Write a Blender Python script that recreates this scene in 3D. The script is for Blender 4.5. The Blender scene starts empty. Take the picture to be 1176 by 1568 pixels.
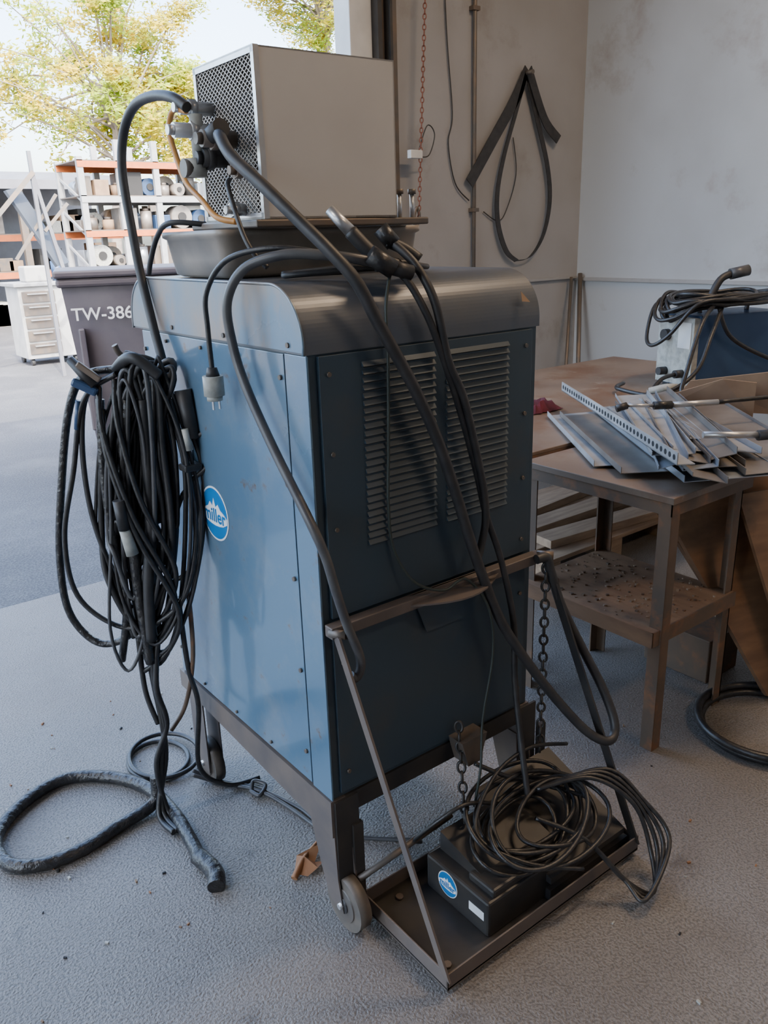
import bpy, bmesh, math, random
from mathutils import Vector, Matrix, Euler
random.seed(7)
scene=bpy.context.scene
V=Vector
# ------------------------------------------------------------------ materials
def mat(name,c,rough=.6,metal=0,c2=None,scale=8,detail=6,bump=0,bscale=60,mix=(.35,.65),spec=.5,stretch=None,coat=0,bdist=.002,rvar=0):
    m=bpy.data.materials.new(name);m.use_nodes=True
    nt=m.node_tree;b=nt.nodes['Principled BSDF']
    b.inputs['Roughness'].default_value=rough;b.inputs['Metallic'].default_value=metal
    b.inputs['Specular IOR Level'].default_value=spec
    b.inputs['Coat Weight'].default_value=coat
    if c2 is None: c2=tuple(x*.8 for x in c)
    tc=nt.nodes.new('ShaderNodeTexCoord');mp=nt.nodes.new('ShaderNodeMapping')
    nt.links.new(tc.outputs['Object'],mp.inputs[0])
    if stretch: mp.inputs['Scale'].default_value=stretch
    n=nt.nodes.new('ShaderNodeTexNoise');n.inputs['Scale'].default_value=scale;n.inputs['Detail'].default_value=detail
    nt.links.new(mp.outputs[0],n.inputs['Vector'])
    r=nt.nodes.new('ShaderNodeValToRGB')
    r.color_ramp.elements[0].position=mix[0];r.color_ramp.elements[1].position=mix[1]
    r.color_ramp.elements[0].color=(*c,1);r.color_ramp.elements[1].color=(*c2,1)
    nt.links.new(n.outputs[0],r.inputs[0]);nt.links.new(r.outputs[0],b.inputs['Base Color'])
    if rvar:
        mr=nt.nodes.new('ShaderNodeMapRange');mr.inputs['From Min'].default_value=.3;mr.inputs['From Max'].default_value=.7
        mr.inputs['To Min'].default_value=rough;mr.inputs['To Max'].default_value=rough+rvar
        nt.links.new(n.outputs[0],mr.inputs['Value']);nt.links.new(mr.outputs[0],b.inputs['Roughness'])
    if bump:
        n2=nt.nodes.new('ShaderNodeTexNoise');n2.inputs['Scale'].default_value=bscale;n2.inputs['Detail'].default_value=4 if bscale>10 else 1
        nt.links.new(mp.outputs[0],n2.inputs['Vector'])
        bp=nt.nodes.new('ShaderNodeBump');bp.inputs['Strength'].default_value=bump;bp.inputs['Distance'].default_value=bdist
        nt.links.new(n2.outputs[0],bp.inputs['Height']);nt.links.new(bp.outputs[0],b.inputs['Normal'])
    return m
def overlay(m,c,scale,lo,hi,amt=1,stretch=None):
    """extra worn / stained / painted-reflection patches over the base colour"""
    nt=m.node_tree;b=nt.nodes['Principled BSDF'];src=b.inputs['Base Color'].links[0].from_socket
    tc=[n for n in nt.nodes if n.type=='TEX_COORD'][0];mp=nt.nodes.new('ShaderNodeMapping');nt.links.new(tc.outputs['Object'],mp.inputs[0])
    mp.inputs['Location'].default_value=(3.1,1.7,5.3)
    if stretch: mp.inputs['Scale'].default_value=stretch
    n=nt.nodes.new('ShaderNodeTexNoise');n.inputs['Scale'].default_value=scale;n.inputs['Detail'].default_value=9;n.inputs['Roughness'].default_value=.65
    nt.links.new(mp.outputs[0],n.inputs['Vector'])
    mr=nt.nodes.new('ShaderNodeMapRange');mr.inputs['From Min'].default_value=lo;mr.inputs['From Max'].default_value=hi;mr.inputs['To Max'].default_value=amt
    nt.links.new(n.outputs[0],mr.inputs['Value'])
    mx=nt.nodes.new('ShaderNodeMix');mx.data_type='RGBA';nt.links.new(mr.outputs[0],mx.inputs[0]);nt.links.new(src,mx.inputs[6]);mx.inputs[7].default_value=(*c,1)
    nt.links.new(mx.outputs[2],b.inputs['Base Color']);return m
def floormat(name,c,c2,dark,bumpd=.003,sp=180,rough=.55,lo=.42,hi=.6):
    m=mat(name,c,rough,0,c2,1.3,8,.0)
    nt=m.node_tree;b=nt.nodes['Principled BSDF'];tc=[n for n in nt.nodes if n.type=='TEX_COORD'][0]
    ramp=[n for n in nt.nodes if n.type=='VALTORGB'][0]
    n=nt.nodes.new('ShaderNodeTexNoise');n.inputs['Scale'].default_value=sp;n.inputs['Detail'].default_value=5
    nt.links.new(tc.outputs['Object'],n.inputs['Vector'])
    r=nt.nodes.new('ShaderNodeValToRGB');r.color_ramp.elements[0].position=lo;r.color_ramp.elements[1].position=hi
    r.color_ramp.elements[0].color=(*dark,1);r.color_ramp.elements[1].color=(1,1,1,1)
    nt.links.new(n.outputs[0],r.inputs[0])
    mx=nt.nodes.new('ShaderNodeMix');mx.data_type='RGBA';mx.blend_type='MULTIPLY';mx.inputs[0].default_value=.8
    nt.links.new(ramp.outputs[0],mx.inputs[6]);nt.links.new(r.outputs[0],mx.inputs[7]);nt.links.new(mx.outputs[2],b.inputs['Base Color'])
    bp=nt.nodes.new('ShaderNodeBump');bp.inputs['Strength'].default_value=.8;bp.inputs['Distance'].default_value=bumpd
    nt.links.new(n.outputs[0],bp.inputs['Height']);nt.links.new(bp.outputs[0],b.inputs['Normal'])
    return m
concrete=overlay(overlay(floormat('concrete',(.245,.23,.215),(.195,.18,.165),(.42,.42,.42),.006,170,.36,.38,.56),(.115,.10,.09),1.4,.48,.72,.7),(.07,.06,.055),9,.62,.73,.65)
asphalt=floormat('asphalt',(.12,.12,.125),(.09,.09,.095),(.35,.35,.35),.008,90,.7);overlay(asphalt,(.18,.18,.18),1.2,.5,.75,.6)
wallgrey=overlay(mat('wall_paint_grey',(.31,.31,.315),.6,0,(.26,.255,.25),2.2,8,.15,30,(.4,.75)),(.17,.145,.12),2.5,.58,.78,.7)
wallright=overlay(mat('wall_paint_pale',(.40,.42,.445),.5,0,(.33,.335,.34),1.6,8,.15,25,(.5,.85)),(.24,.19,.15),2.2,.58,.76,.75)
ceilm=mat('ceiling_paint',(.3,.3,.3))
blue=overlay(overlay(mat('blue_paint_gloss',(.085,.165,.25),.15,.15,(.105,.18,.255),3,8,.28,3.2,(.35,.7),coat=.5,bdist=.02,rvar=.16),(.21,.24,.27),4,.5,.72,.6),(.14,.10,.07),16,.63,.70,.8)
bluer=overlay(mat('blue_paint_shaded_dusty',(.032,.056,.08),.42,.1,(.04,.057,.072),5,8,.05,60),(.07,.066,.058),5,.55,.75,.5)  # rear-side blue, shade put into its darker base colour; dust patches on top
dome=overlay(mat('dusty_dome_paint',(.075,.09,.115),.36,.15,(.10,.108,.118),7,8,.05,90),(.17,.145,.12),5,.55,.75,.5)
domeside=overlay(mat('dome_side_paint',(.14,.22,.30),.25,.2,(.26,.24,.22),4,8,.05,40,(.45,.7),rvar=.1),(.40,.26,.15),3.5,.48,.66,.7,(1,1.5,.6))  # warm overlay patches paint an orange reflection into the colour
black=mat('black_rubber',(.018,.018,.019),.5,0,(.032,.03,.03),30,3,.2,80)
blackg=mat('black_rubber_gloss',(.014,.014,.016),.38,0,(.028,.027,.026),60,3,.4,150)
sleeve=mat('leather_sleeve',(.014,.014,.016),.34,0,(.03,.028,.026),40,5,1,55,bdist=.006)
greycab=mat('grey_cable',(.045,.045,.05),.40,0,(.075,.075,.075),20)
greyplug=mat('grey_plug',(.42,.42,.38),.5,0,(.28,.28,.25),40)
steel=mat('steel_dark',(.12,.11,.10),.5,.5,(.17,.13,.10),12,6,.1,80)
framem=mat('cart_frame_paint',(.10,.085,.08),.5,.2,(.15,.12,.10),9,8,.1,60)
blackp=mat('black_paint',(.022,.022,.024),.42,.1,(.045,.04,.035),10,6,.05,60)
alu=mat('bare_aluminium',(.6,.6,.6),.35,.8,(.5,.5,.5),20)
beige=mat('cooler_panel',(.60,.57,.52),.36,.1,(.52,.49,.45),3,6,.03,60)
mesh_m=mat('expanded_mesh',(.5,.45,.40),.45,.4)
panm=mat('pan_plastic',(.16,.145,.13),.42,.0,(.28,.24,.20),8,6,.1,20)
orange=mat('orange_hose',(.6,.28,.07),.4,0,(.45,.2,.05),20)
white=mat('white_paint',(.7,.7,.68),.5,0,(.55,.55,.54),5)
cabm=mat('cabinet_grey',(.42,.42,.41),.5,0,(.34,.34,.33),5)
logo_b=mat('logo_blue',(.01,.16,.42),.35,0,(.01,.14,.36),20)
logo_w=mat('logo_white',(.75,.78,.8),.4,0,(.65,.68,.7),20)
rust=overlay(mat('rusty_steel',(.11,.078,.055),.6,.1,(.15,.095,.06),10,8,.2,60),(.28,.12,.05),9,.52,.66,.8)
wood=mat('raw_wood',(.34,.24,.155),.75,0,(.23,.155,.10),6,8,.3,30,stretch=(1,6,6))
shelfw=overlay(mat('shelf_board',(.30,.18,.10),.7,0,(.21,.12,.065),6,8,.3,30,stretch=(4,1,1)),(.12,.075,.05),7,.5,.68,.7)
ply=overlay(mat('plywood',(.24,.13,.065),.6,0,(.16,.085,.045),5,8,.2,20,stretch=(1,1,5)),(.08,.05,.03),4,.55,.7,.7)
card=mat('cardboard',(.25,.165,.10),.8,0,(.19,.12,.075),8)
tabletop=overlay(overlay(mat('bench_top',(.21,.15,.105),.5,.0,(.155,.11,.08),3,8,.1,30),(.14,.065,.03),4,.46,.64,.8),(.34,.29,.23),12,.6,.75,.6)
sheet=mat('sheet_metal',(.42,.46,.52),.33,.6,(.3,.33,.37),6)
sheetw=mat('painted_sheet',(.42,.42,.42),.4,.2,(.28,.28,.28),8)
sheetb=mat('brown_sheet',(.24,.215,.19),.4,.3,(.16,.14,.125),8)
maroon=mat('maroon_cloth',(.12,.012,.03),.9,0,(.07,.01,.02),20,4,.5,30)
darkm=mat('dark_inside',(.015,.015,.015),.8)
binm=mat('bin_plastic',(.075,.062,.07),.5,0,(.10,.085,.09),5)
leafm=mat('tree_leaf',(.58,.44,.015),.6,0,(.30,.40,.025),.9,4,0,60,(.42,.58))
nt=leafm.node_tree;pb=nt.nodes['Principled BSDF'];tr=nt.nodes.new('ShaderNodeBsdfTranslucent');ms=nt.nodes.new('ShaderNodeMixShader');ms.inputs[0].default_value=.45
nt.links.new([n for n in nt.nodes if n.type=='VALTORGB'][0].outputs[0],tr.inputs[0]);nt.links.new(pb.outputs[0],ms.inputs[1]);nt.links.new(tr.outputs[0],ms.inputs[2])
nt.links.new(ms.outputs[0],[n for n in nt.nodes if n.type=='OUTPUT_MATERIAL'][0].inputs[0])
bark=mat('tree_bark',(.26,.22,.18),.8,0,(.18,.15,.13),9,6,.4,20)
rackor=mat('rack_orange',(.45,.11,.025),.5)
rackwh=mat('rack_upright',(.30,.31,.32),.5)
shedm=mat('shed_steel',(.18,.19,.21),.5,.2,(.14,.14,.16),3)
slate=mat('slate_panel',(.06,.075,.10),.5,.2,(.08,.09,.11),3)
dleaf=mat('dry_leaf_brown',(.30,.14,.06),.7)
greenw=mat('remote_cable',(.03,.04,.035),.5)
tyre=mat('caster_rubber',(.08,.07,.06),.5,0,(.12,.10,.08),30)
redm=mat('rust_chain',(.2,.07,.045),.5,.4,(.25,.1,.07),30)
blueb=mat('blue_case',(.02,.05,.12),.35,.1,(.03,.065,.14),6)
# ------------------------------------------------------------------ mesh builder
def catmull(P,k=8,closed=False):
    P=[V(p) for p in P];n=len(P);o=[]
    rng=range(n) if closed else range(n-1)
    for i in rng:
        if closed: a,b,c,d=P[(i-1)%n],P[i],P[(i+1)%n],P[(i+2)%n]
        else: a,b,c,d=P[max(i-1,0)],P[i],P[i+1],P[min(i+2,n-1)]
        for j in range(k):
            t=j/k;t2=t*t;t3=t2*t
            o.append(.5*((2*b)+(c-a)*t+(2*a-5*b+4*c-d)*t2+(3*b-a-3*c+d)*t3))
    if not closed:o.append(P[-1])
    return o
class MB:
    def __init__(s,name): s.name=name;s.v=[];s.f=[];s.mi=[];s.sm=[];s.mats=[]
    def m(s,mt):
        if mt not in s.mats:s.mats.append(mt)
        return s.mats.index(mt)
    def add(s,vs,fs,mt,smooth=False):
        o=len(s.v);s.v+= [tuple(v) for v in vs];i=s.m(mt)
        for f in fs: s.f.append(tuple(o+k for k in f));s.mi.append(i);s.sm.append(smooth)
    def box(s,lo,hi,mt,bev=0,rot=None,piv=None):
        bm=bmesh.new();bmesh.ops.create_cube(bm,size=1)
        lo=V(lo);hi=V(hi);c=(lo+hi)/2;d=hi-lo
        for v in bm.verts: v.co=V((v.co.x*d.x,v.co.y*d.y,v.co.z*d.z))
        if bev: bmesh.ops.bevel(bm,geom=bm.edges[:],offset=bev,segments=2,affect='EDGES',profile=.5)
        R=rot.to_matrix() if rot else Matrix.Identity(3)
        pv=V(piv) if piv else c
        vs=[R@(v.co+c-pv)+pv for v in bm.verts]
        bm.verts.index_update()
        s.add(vs,[[v.index for v in f.verts] for f in bm.faces],mt);bm.free()
    def tube(s,P,r,mt,k=8,n=10,closed=False,smooth=True,rs=None):
        P=catmull(P,k,closed) if k>1 else [V(p) for p in P]
        N=len(P);vs=[];up=None
        for i,p in enumerate(P):
            t=(P[(i+1)%N]-P[i-1]) if closed else (P[min(i+1,N-1)]-P[max(i-1,0)])
            if t.length<1e-9:t=V((0,0,1))
            t.normalize()
            if up is None:
                up=t.orthogonal().normalized()
            up=(up-t*up.dot(t))
            if up.length<1e-6:up=t.orthogonal()
            up.normalize();w=t.cross(up)
            rr=r if rs is None else rs(i/(N-1))
            for j in range(n):
                a=2*math.pi*j/n;vs.append(p+up*math.cos(a)*rr+w*math.sin(a)*rr)
        fs=[]
        for i in range(N if closed else N-1):
            a=i*n;b=((i+1)%N)*n
            for j in range(n):
                fs.append((a+j,a+(j+1)%n,b+(j+1)%n,b+j))
        s.add(vs,fs,mt,smooth)
        if not closed:
            o=len(s.v)-len(vs)
            s.f.append(tuple(o+j for j in range(n))[::-1]);s.mi.append(s.m(mt));s.sm.append(False)
            s.f.append(tuple(o+(N-1)*n+j for j in range(n)));s.mi.append(s.m(mt));s.sm.append(False)
    def cyl(s,a,b,r,mt,n=20,r2=None):
        s.tube([a,b],r,mt,k=1,n=n,rs=(lambda t:r+(r2-r)*t) if r2 is not None else None)
    def prism(s,poly,ext,mt,smooth=False):
        n=len(poly);P=[V(p) for p in poly];e=V(ext)
        s.add(P+[p+e for p in P],[tuple(range(n))[::-1],tuple(range(n,2*n))],mt)
        s.add(P+[p+e for p in P],[(i,(i+1)%n,(i+1)%n+n,i+n) for i in range(n)],mt,smooth)
    def strap(s,P,wv,th,mt,k=6):
        P=catmull(P,k) if k>1 else [V(p) for p in P];w=V(wv);N=len(P);vs=[]
        for i,p in enumerate(P):
            t=(P[min(i+1,N-1)]-P[max(i-1,0)]).normalized();nn=t.cross(w).normalized()*th/2
            vs+=[p-w-nn,p+w-nn,p+w+nn,p-w+nn]
        fs=[(0,1,2,3),tuple(4*(N-1)+j for j in (3,2,1,0))]
        for i in range(N-1):
            for j in range(4): fs.append((4*i+j,4*i+(j+1)%4,4*i+4+(j+1)%4,4*i+4+j))
        s.add(vs,fs,mt)
    def chain(s,a,b,L,w,r,mt,sag=0):
        a=V(a);b=V(b);D=(b-a);n=max(2,int(D.length/(L*.78)));t=D.normalized();o=t.orthogonal().normalized();q=t.cross(o)
        for i in range(n):
            c=a+D*((i+.5)/n)+V((0,0,-sag*math.sin(math.pi*(i+.5)/n)));u=o if i%2 else q
            pts=[]
            for j in range(12):
                an=2*math.pi*j/12
                pts.append(c+t*(math.cos(an)*L/2*.9)+u*(math.sin(an)*w/2))
            s.tube(pts,r,mt,k=1,n=6,closed=True)
    def done(s,parent=None):
        me=bpy.data.meshes.new(s.name);me.from_pydata(s.v,[],s.f)
        for m_ in s.mats: me.materials.append(m_)
        me.polygons.foreach_set('material_index',s.mi);me.polygons.foreach_set('use_smooth',s.sm)
        me.update()
        bm=bmesh.new();bm.from_mesh(me);bmesh.ops.recalc_face_normals(bm,faces=bm.faces);bm.to_mesh(me);bm.free()
        o=bpy.data.objects.new(s.name,me);scene.collection.objects.link(o)
        if parent:o.parent=parent
        return o
def text(name,body,M,size,mt,parent,ext=.0006,off=.012):
    cu=bpy.data.curves.new(name,'FONT');cu.body=body;cu.size=size;cu.align_x='CENTER';cu.align_y='CENTER';cu.extrude=ext
    cu.materials.append(mt);cu.offset=size*off
    o=bpy.data.objects.new(name,cu);scene.collection.objects.link(o);o.parent=parent;o.matrix_world=M
    return o
def simplebox(name,lo,hi,mt):
    b=MB(name);b.box(lo,hi,mt);return b.done()
# ------------------------------------------------------------------ shell
YW=2.36;XR=3.6;HC=4.3
simplebox('floor',(-6,-6,-.1),(XR,YW,0),concrete)
simplebox('asphalt_ground',(-60,YW+.03,-.12),(90,90,-.012),asphalt)
simplebox('ceiling',(-6,-6,HC),(XR+.2,YW+.15,HC+.1),ceilm)
simplebox('wall_right',(XR,-6,0),(XR+.2,YW+.15,HC),wallright)
simplebox('wall_back',(2.12,YW,0),(XR,YW+.15,HC),wallgrey)
simplebox('wall_back.001',(-5.6,YW,3.9),(2.12,YW+.15,HC),wallgrey)
simplebox('wall_back.002',(-6,YW,0),(-5.6,YW+.15,HC),wallgrey)
simplebox('wall_front',(-6,-6.2,0),(XR+.2,-6,HC),wallgrey)
simplebox('wall_left',(-6.2,-6.2,0),(-6,-2,HC),wallgrey);simplebox('wall_left.001',(-6.2,-2,3.9),(-6,1.5,HC),wallgrey);simplebox('wall_left.002',(-6.2,1.5,0),(-6,YW+.15,HC),wallgrey)
b=MB('trim_1');b.box((XR-.02,-6,1.175),(XR,YW,1.195),wallgrey);b.box((2.75,YW-.02,1.19),(XR-.02,YW,1.205),wallgrey);b.done()
b=MB('door_1')
b.box((1.86,YW+.02,0),(1.995,YW+.15,3.7),white,.004)
b.box((1.995,YW-.03,0),(2.02,YW+.14,3.7),blackp);b.box((2.02,YW+.0,0),(2.055,YW+.14,3.7),steel)
b.box((2.055,YW-.05,0),(2.07,YW+.14,3.7),blackp);b.box((2.09,YW-.02,0),(2.119,YW+.14,3.7),steel)
b.box((2.075,YW-.012,0),(2.089,YW+.1,3.7),white)
b.done()
b=MB('conduit_pipe');b.cyl((2.655,YW-.02,.0),(2.655,YW-.02,HC-.01),.011,steel)
for z in(.6,1.6,2.6,3.6): b.box((2.63,YW-.035,z),(2.68,YW,z+.02),steel)
b.done()
b=MB('hoist_chain');b.chain((2.31,YW-.09,3.65),(2.185,YW-.09,1.56),.03,.016,.003,redm)
b.box((2.13,YW-.10,1.86),(2.21,YW-.07,1.90),white,.003)
b.tube([(2.2,YW-.08,1.9),(2.26,YW-.08,2.02),(2.31,YW-.08,1.98),(2.27,YW-.08,1.88),(2.2,YW-.08,1.87)],.003,black)
b.tube([(2.17,YW-.09,1.62),(2.19,YW-.09,1.58),(2.17,YW-.09,1.53),(2.15,YW-.09,1.56)],.008,steel,closed=True);b.done()
b=MB('wall_wire');b.tube([(2.42,YW-.01,3.2),(2.46,YW-.01,2.5),(2.50,YW-.01,2.1),(2.47,YW-.01,1.95),(2.52,YW-.01,1.75),(2.62,YW-.015,1.66)],.0035,black)
b.tube([(2.74,YW-.01,1.60),(2.85,YW-.012,1.55),(2.92,YW-.012,1.6),(3.0,YW-.012,1.8),(2.97,YW-.012,2.0)],.003,black);b.done()
b=MB('hanging_belt')
y=YW-.03
b.cyl((3.05,YW,2.335),(3.05,YW-.08,2.335),.012,steel)
b.strap([(3.06,y,2.35),(2.95,y,2.18),(2.8,y,1.99),(2.61,y,1.75)],(0.024,0,-.022),.006,black,k=4)
b.strap([(3.06,y-.01,2.35),(3.14,y-.01,2.2),(3.22,y-.01,2.08),(3.33,y-.01,2.0)],(.018,0,.022),.006,black,k=4)
b.strap([(3.05,y,2.34),(2.97,y,2.13),(2.88,y,1.9),(2.83,y,1.7),(2.84,y,1.53),(2.91,y,1.38),(3.0,y,1.32)],(.016,.0,.006),.006,black)
b.strap([(3.0,y,1.32),(3.12,y,1.34),(3.23,y,1.46),(3.28,y,1.65),(3.25,y,1.85),(3.15,y,2.1),(3.05,y,2.34)],(.016,.0,.004),.006,black)
b.done()
b=MB('leaning_pipe');b.cyl((3.3,2.05,0.01),(3.56,2.30,1.22),.014,steel);b.cyl((3.2,2.1,0.01),(3.50,2.32,1.20),.010,steel);b.done()
# ------------------------------------------------------------------ welding machine
W=.6;Z0=.34;ZS=1.288;ZT=1.41
def prof(d,rr,zb,D,ov):
    p=[(-d,zb)];K=22
    for i in range(K+1):
        a=math.pi-i*math.pi/2/K;p.append((-d+rr+rr*math.cos(a),ZT+d-rr+rr*math.sin(a)))
    for i in range(K+1):
        a=math.pi/2-i*math.pi/2/K;p.append((D+d-rr+rr*math.cos(a),ZT+d-rr+rr*math.sin(a)))
    p.append((D+d,zb));return p
mw=MB('welding_machine')
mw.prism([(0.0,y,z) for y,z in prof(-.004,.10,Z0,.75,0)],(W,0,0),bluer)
mw.prism([(-.006,y,z) for y,z in prof(0,.105,ZS,.785,0)],(W+.012,0,0),dome)
pp=prof(-.004,.10,ZS+.004,.785,0)
mw.prism([(-.0085,y,z) for y,z in pp],(.0025,0,0),domeside)
mw.tube([(-.008,y,z) for y,z in prof(-.001,.105,ZS,.785,0)],.0028,domeside,k=1,n=6)
mw.box((-.004,.078,Z0+.004),(.0,.742,ZS-.004),blue,.001)
mw.box((-.0045,-.001,Z0),(.0,.073,ZS-.002),blue,.001)
mw.box((-.0015,.073,Z0),(.0,.078,ZS),darkm)
mw.box((W,.01,Z0),(W+.004,.742,ZS-.004),bluer,.001)
for z in(.42,.62,.83,1.03,1.24): 
    mw.cyl((-.004,.09,z),(-.009,.09,z),.005,steel,10);mw.cyl((-.004,.73,z),(-.009,.73,z),.005,steel,10)
for yy in(.25,.42,.6): mw.cyl((-.004,yy,ZS-.02),(-.009,yy,ZS-.02),.004,steel,10);mw.cyl((-.004,yy,Z0+.02),(-.009,yy,Z0+.02),.004,steel,10)
for yy in(.05,.3,.55): mw.cyl((-.008,yy,ZS+.015),(-.012,yy,ZS+.015),.005,steel,10)
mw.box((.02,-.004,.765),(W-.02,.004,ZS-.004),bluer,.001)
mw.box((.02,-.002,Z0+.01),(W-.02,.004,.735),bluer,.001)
for x in(.04,W-.04):
    for z in(.80,.95,1.1,1.25,.40,.66): mw.cyl((x,-.003,z),(x,-.008,z),.0045,steel,10)
n=25
for c0,c1 in((.115,.295),(.325,.505)):
    for i in range(n):
        z=.90+i*.0148
        mw.prism([(c0,-.003,z+.011),(c0,-.0105,z+.001),(c0,-.003,z)],(c1-c0,0,0),bluer)
        mw.prism([(c0+.004,-.0035,z+.0005),(c0+.004,-.010,z+.0005),(c0+.004,-.0035,z-.002)],(c1-c0-.008,0,0),darkm)
mw.box((0.0,-.03,.735),(W+.01,-.004,.760),framem,.002)
cr=[(.2+.26*t,-.03-.05*math.sin(math.pi*t),.0) for t in [i/10 for i in range(11)]]
mw.prism([(x,y,.745) for x,y,_ in cr]+[(.46,-.012,.745),(.2,-.012,.745)],(0,0,.004),framem)
mw.prism([(.22,-.008,.76),(.44,-.008,.76),(.40,-.008,.66),(.26,-.008,.66)],(0,-.004,0),bluer)
mw.tube([(0,.60,1.20),(-.06,.60,1.235),(-.11,.61,1.245),(-.125,.61,1.27)],.007,steel)
mw.prism([(.54,-.008,1.345),(.565,-.008,1.342),(.548,.004,1.365)],(0,-.001,0),card)
wm=mw.done()
def disc(b,c,r,mt,th,n=40):
    c=V(c);b.prism([(c.x,c.y+r*math.cos(2*math.pi*i/n),c.z+r*math.sin(2*math.pi*i/n)) for i in range(n)],(-th,0,0),mt)
def badge(b,lc,R):
    lc=V(lc);disc(b,lc,R,logo_w,.0008);disc(b,lc+V((-.0008,0,0)),R*.93,logo_b,.0006)
    up=[(.93,-.02),(.7,.12),(.45,.22),(.3,.40),(.12,.27),(0,.58),(-.12,.27),(-.3,.40),(-.45,.22),(-.7,.12),(-.93,-.02)]
    dn=[(-.90,-.22),(-.6,-.36),(-.3,-.42),(0,-.44),(.3,-.42),(.6,-.36),(.90,-.22)]
    b.prism([(lc.x-.0014,lc.y+a*R,lc.z+c*R) for a,c in up+dn],(-.0006,0,0),logo_w)
lg=MB('logo_badge');lc=V((-.0045,.432,.885));badge(lg,lc,.066);lg.done(wm)
text('logo_lettering','miller',Matrix(((0,0,-1,lc.x-.0022),(-1,0,0,lc.y),(0,1,0,lc.z-.005),(0,0,0,1))),.046,logo_b,wm,.0004,.02)
# ------------------------------------------------------------------ cart
c=MB('equipment_cart')
for x in(-.008,W-.03):
    c.prism([(x,-.0,Z0-.002),(x,.76,Z0-.002),(x,.76,.285),(x,.70,.285),(x,.0,.245)],(.038,0,0),framem)
c.box((0.03,.72,.27),(W-.03,.75,.335),framem);c.box((0.03,.0,.29),(W-.03,.02,.338),blackp)
for x in(.0,W-.03):
    c.prism([(x-.004,.0,.26),(x-.004,.10,.26),(x-.004,.06,.13),(x-.004,.03,.06),(x-.004,-.02,.05),(x-.004,-.005,.13)],(.004,0,0),framem)
    c.prism([(x+.038,.0,.26),(x+.038,.09,.26),(x+.038,.02,.06),(x+.038,-.02,.06)],(.004,0,0),framem)
    c.box((x,-.006,.13),(x+.06,.0,.335),blackp)
    for i,(yy) in enumerate((-.01,.68)):
        R_=.066
        c.cyl((x+.004,yy,R_),(x+.034,yy,R_),R_,tyre,30);c.cyl((x+.001,yy,R_),(x+.037,yy,R_),R_*.62,steel,24)
        c.cyl((x-.002,yy,R_),(x+.04,yy,R_),R_*.3,blackp,16)
        c.cyl((x-.010,yy,R_),(x+.045,yy,R_),.007,alu,12)
    c.box((x-.004,.64,.05),(x,.72,.29),framem);c.box((x+.038,.64,.05),(x+.042,.72,.29),framem)
tx0,tx1,ty0,ty1,tz=.062,.70,-.292,.0,.022
c.box((tx0,ty0,tz-.004),(tx1,ty1,tz),blackp)
for lo,hi in(((tx0,ty0,tz-.008),(tx0+.004,ty1,tz+.036)),((tx1-.004,ty0,tz-.008),(tx1,ty1,tz+.036)),((tx0,ty0,tz-.008),(tx1,ty0+.004,tz+.036)),((tx0,ty1-.004,tz-.008),(tx1,ty1,tz+.036))): c.box(lo,hi,framem,.001)
for x,y in((.1,-.25),(.14,-.04),(.45,-.26)): c.cyl((x,y,tz),(x,y,tz+.006),.009,steel,8)
c.box((.04,-.012,.03),(.066,.0,.26),blackp);c.box((tx1-.06,-.012,.03),(tx1-.035,.0,.26),blackp)
c.cyl((.04,-.02,.12),(.32,-.02,.15),.008,steel)
c.strap([(.006,-.035,.748),(.064,-.286,.045)],(.0,.013,.004),.005,framem,k=1)
c.strap([(W+.01,-.035,.752),(.692,-.286,.045)],(.0,.014,.004),.005,blackp,k=1)
c.cyl((.0,-.02,.748),(.02,-.05,.748),.009,steel);c.cyl((W,-.02,.752),(W+.025,-.05,.752),.012,steel)
c.chain((.345,-.02,.40),(.31,-.08,.17),.03,.018,.0034,blackp)
c.chain((.60,-.05,.74),(.60,-.05,.22),.03,.018,.0034,blackp)
c.prism([(.33,-.05,.36),(.41,-.05,.36),(.39,-.05,.29),(.35,-.05,.29)],(0,.05,0),steel)
c.done()
# ------------------------------------------------------------------ foot pedal
p=MB('foot_pedal_control')
p.box((.215,-.255,tz),(.42,-.05,.115),blackp,.006)
p.prism([(.25,-.24,.115),(.25,-.06,.115),(.25,-.06,.165),(.25,-.24,.125)],(.22,0,0),blackp)
p.box((.235,-.25,.112),(.40,-.17,.135),blackp,.006)
p.prism([(.40,-.27,tz),(.685,-.27,tz),(.685,-.02,tz),(.40,-.02,tz)],(0,0,.03),blackp)
p.prism([(.40,-.27,.07),(.40,-.02,.07),(.40,-.02,.185),(.40,-.27,.085)],(.27,0,0),blackp)
fp=p.done()
lb=MB('pedal_label');lb.prism([(.2145,-.242,.062),(.2145,-.195,.062),(.2145,-.195,.084),(.2145,-.242,.084)],(-.0008,0,0),logo_w)
badge(lb,(.2145,-.125,.078),.032);lb.done(fp)
text('pedal_lettering','miller',Matrix(((0,0,-1,.2122),(-1,0,0,-.125),(0,1,0,.0755),(0,0,0,1))),.022,logo_b,fp,.0003,.02)
q=MB('pedal_cable')
rd=random.Random(11)
for i in range(9):
    cx=.45+rd.uniform(-.05,.05);cy=-.17+rd.uniform(-.04,.03);r=rd.uniform(.08,.135);tl=rd.uniform(.1,.4);zc=.165+rd.uniform(-.01,.04);ph=rd.uniform(0,6);off=rd.uniform(-.2,.8)
    P=[]
    for j in range(14):
        a=2*math.pi*j/14
        P.append((cx+r*1.2*math.cos(a),cy+r*.75*math.sin(a+.2*math.sin(ph)),max(.09,zc+r*tl*math.sin(a+off)+.014*math.sin(2*a+ph))))
    q.tube(P,.0055,blackg,k=4,n=8,closed=True)
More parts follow.
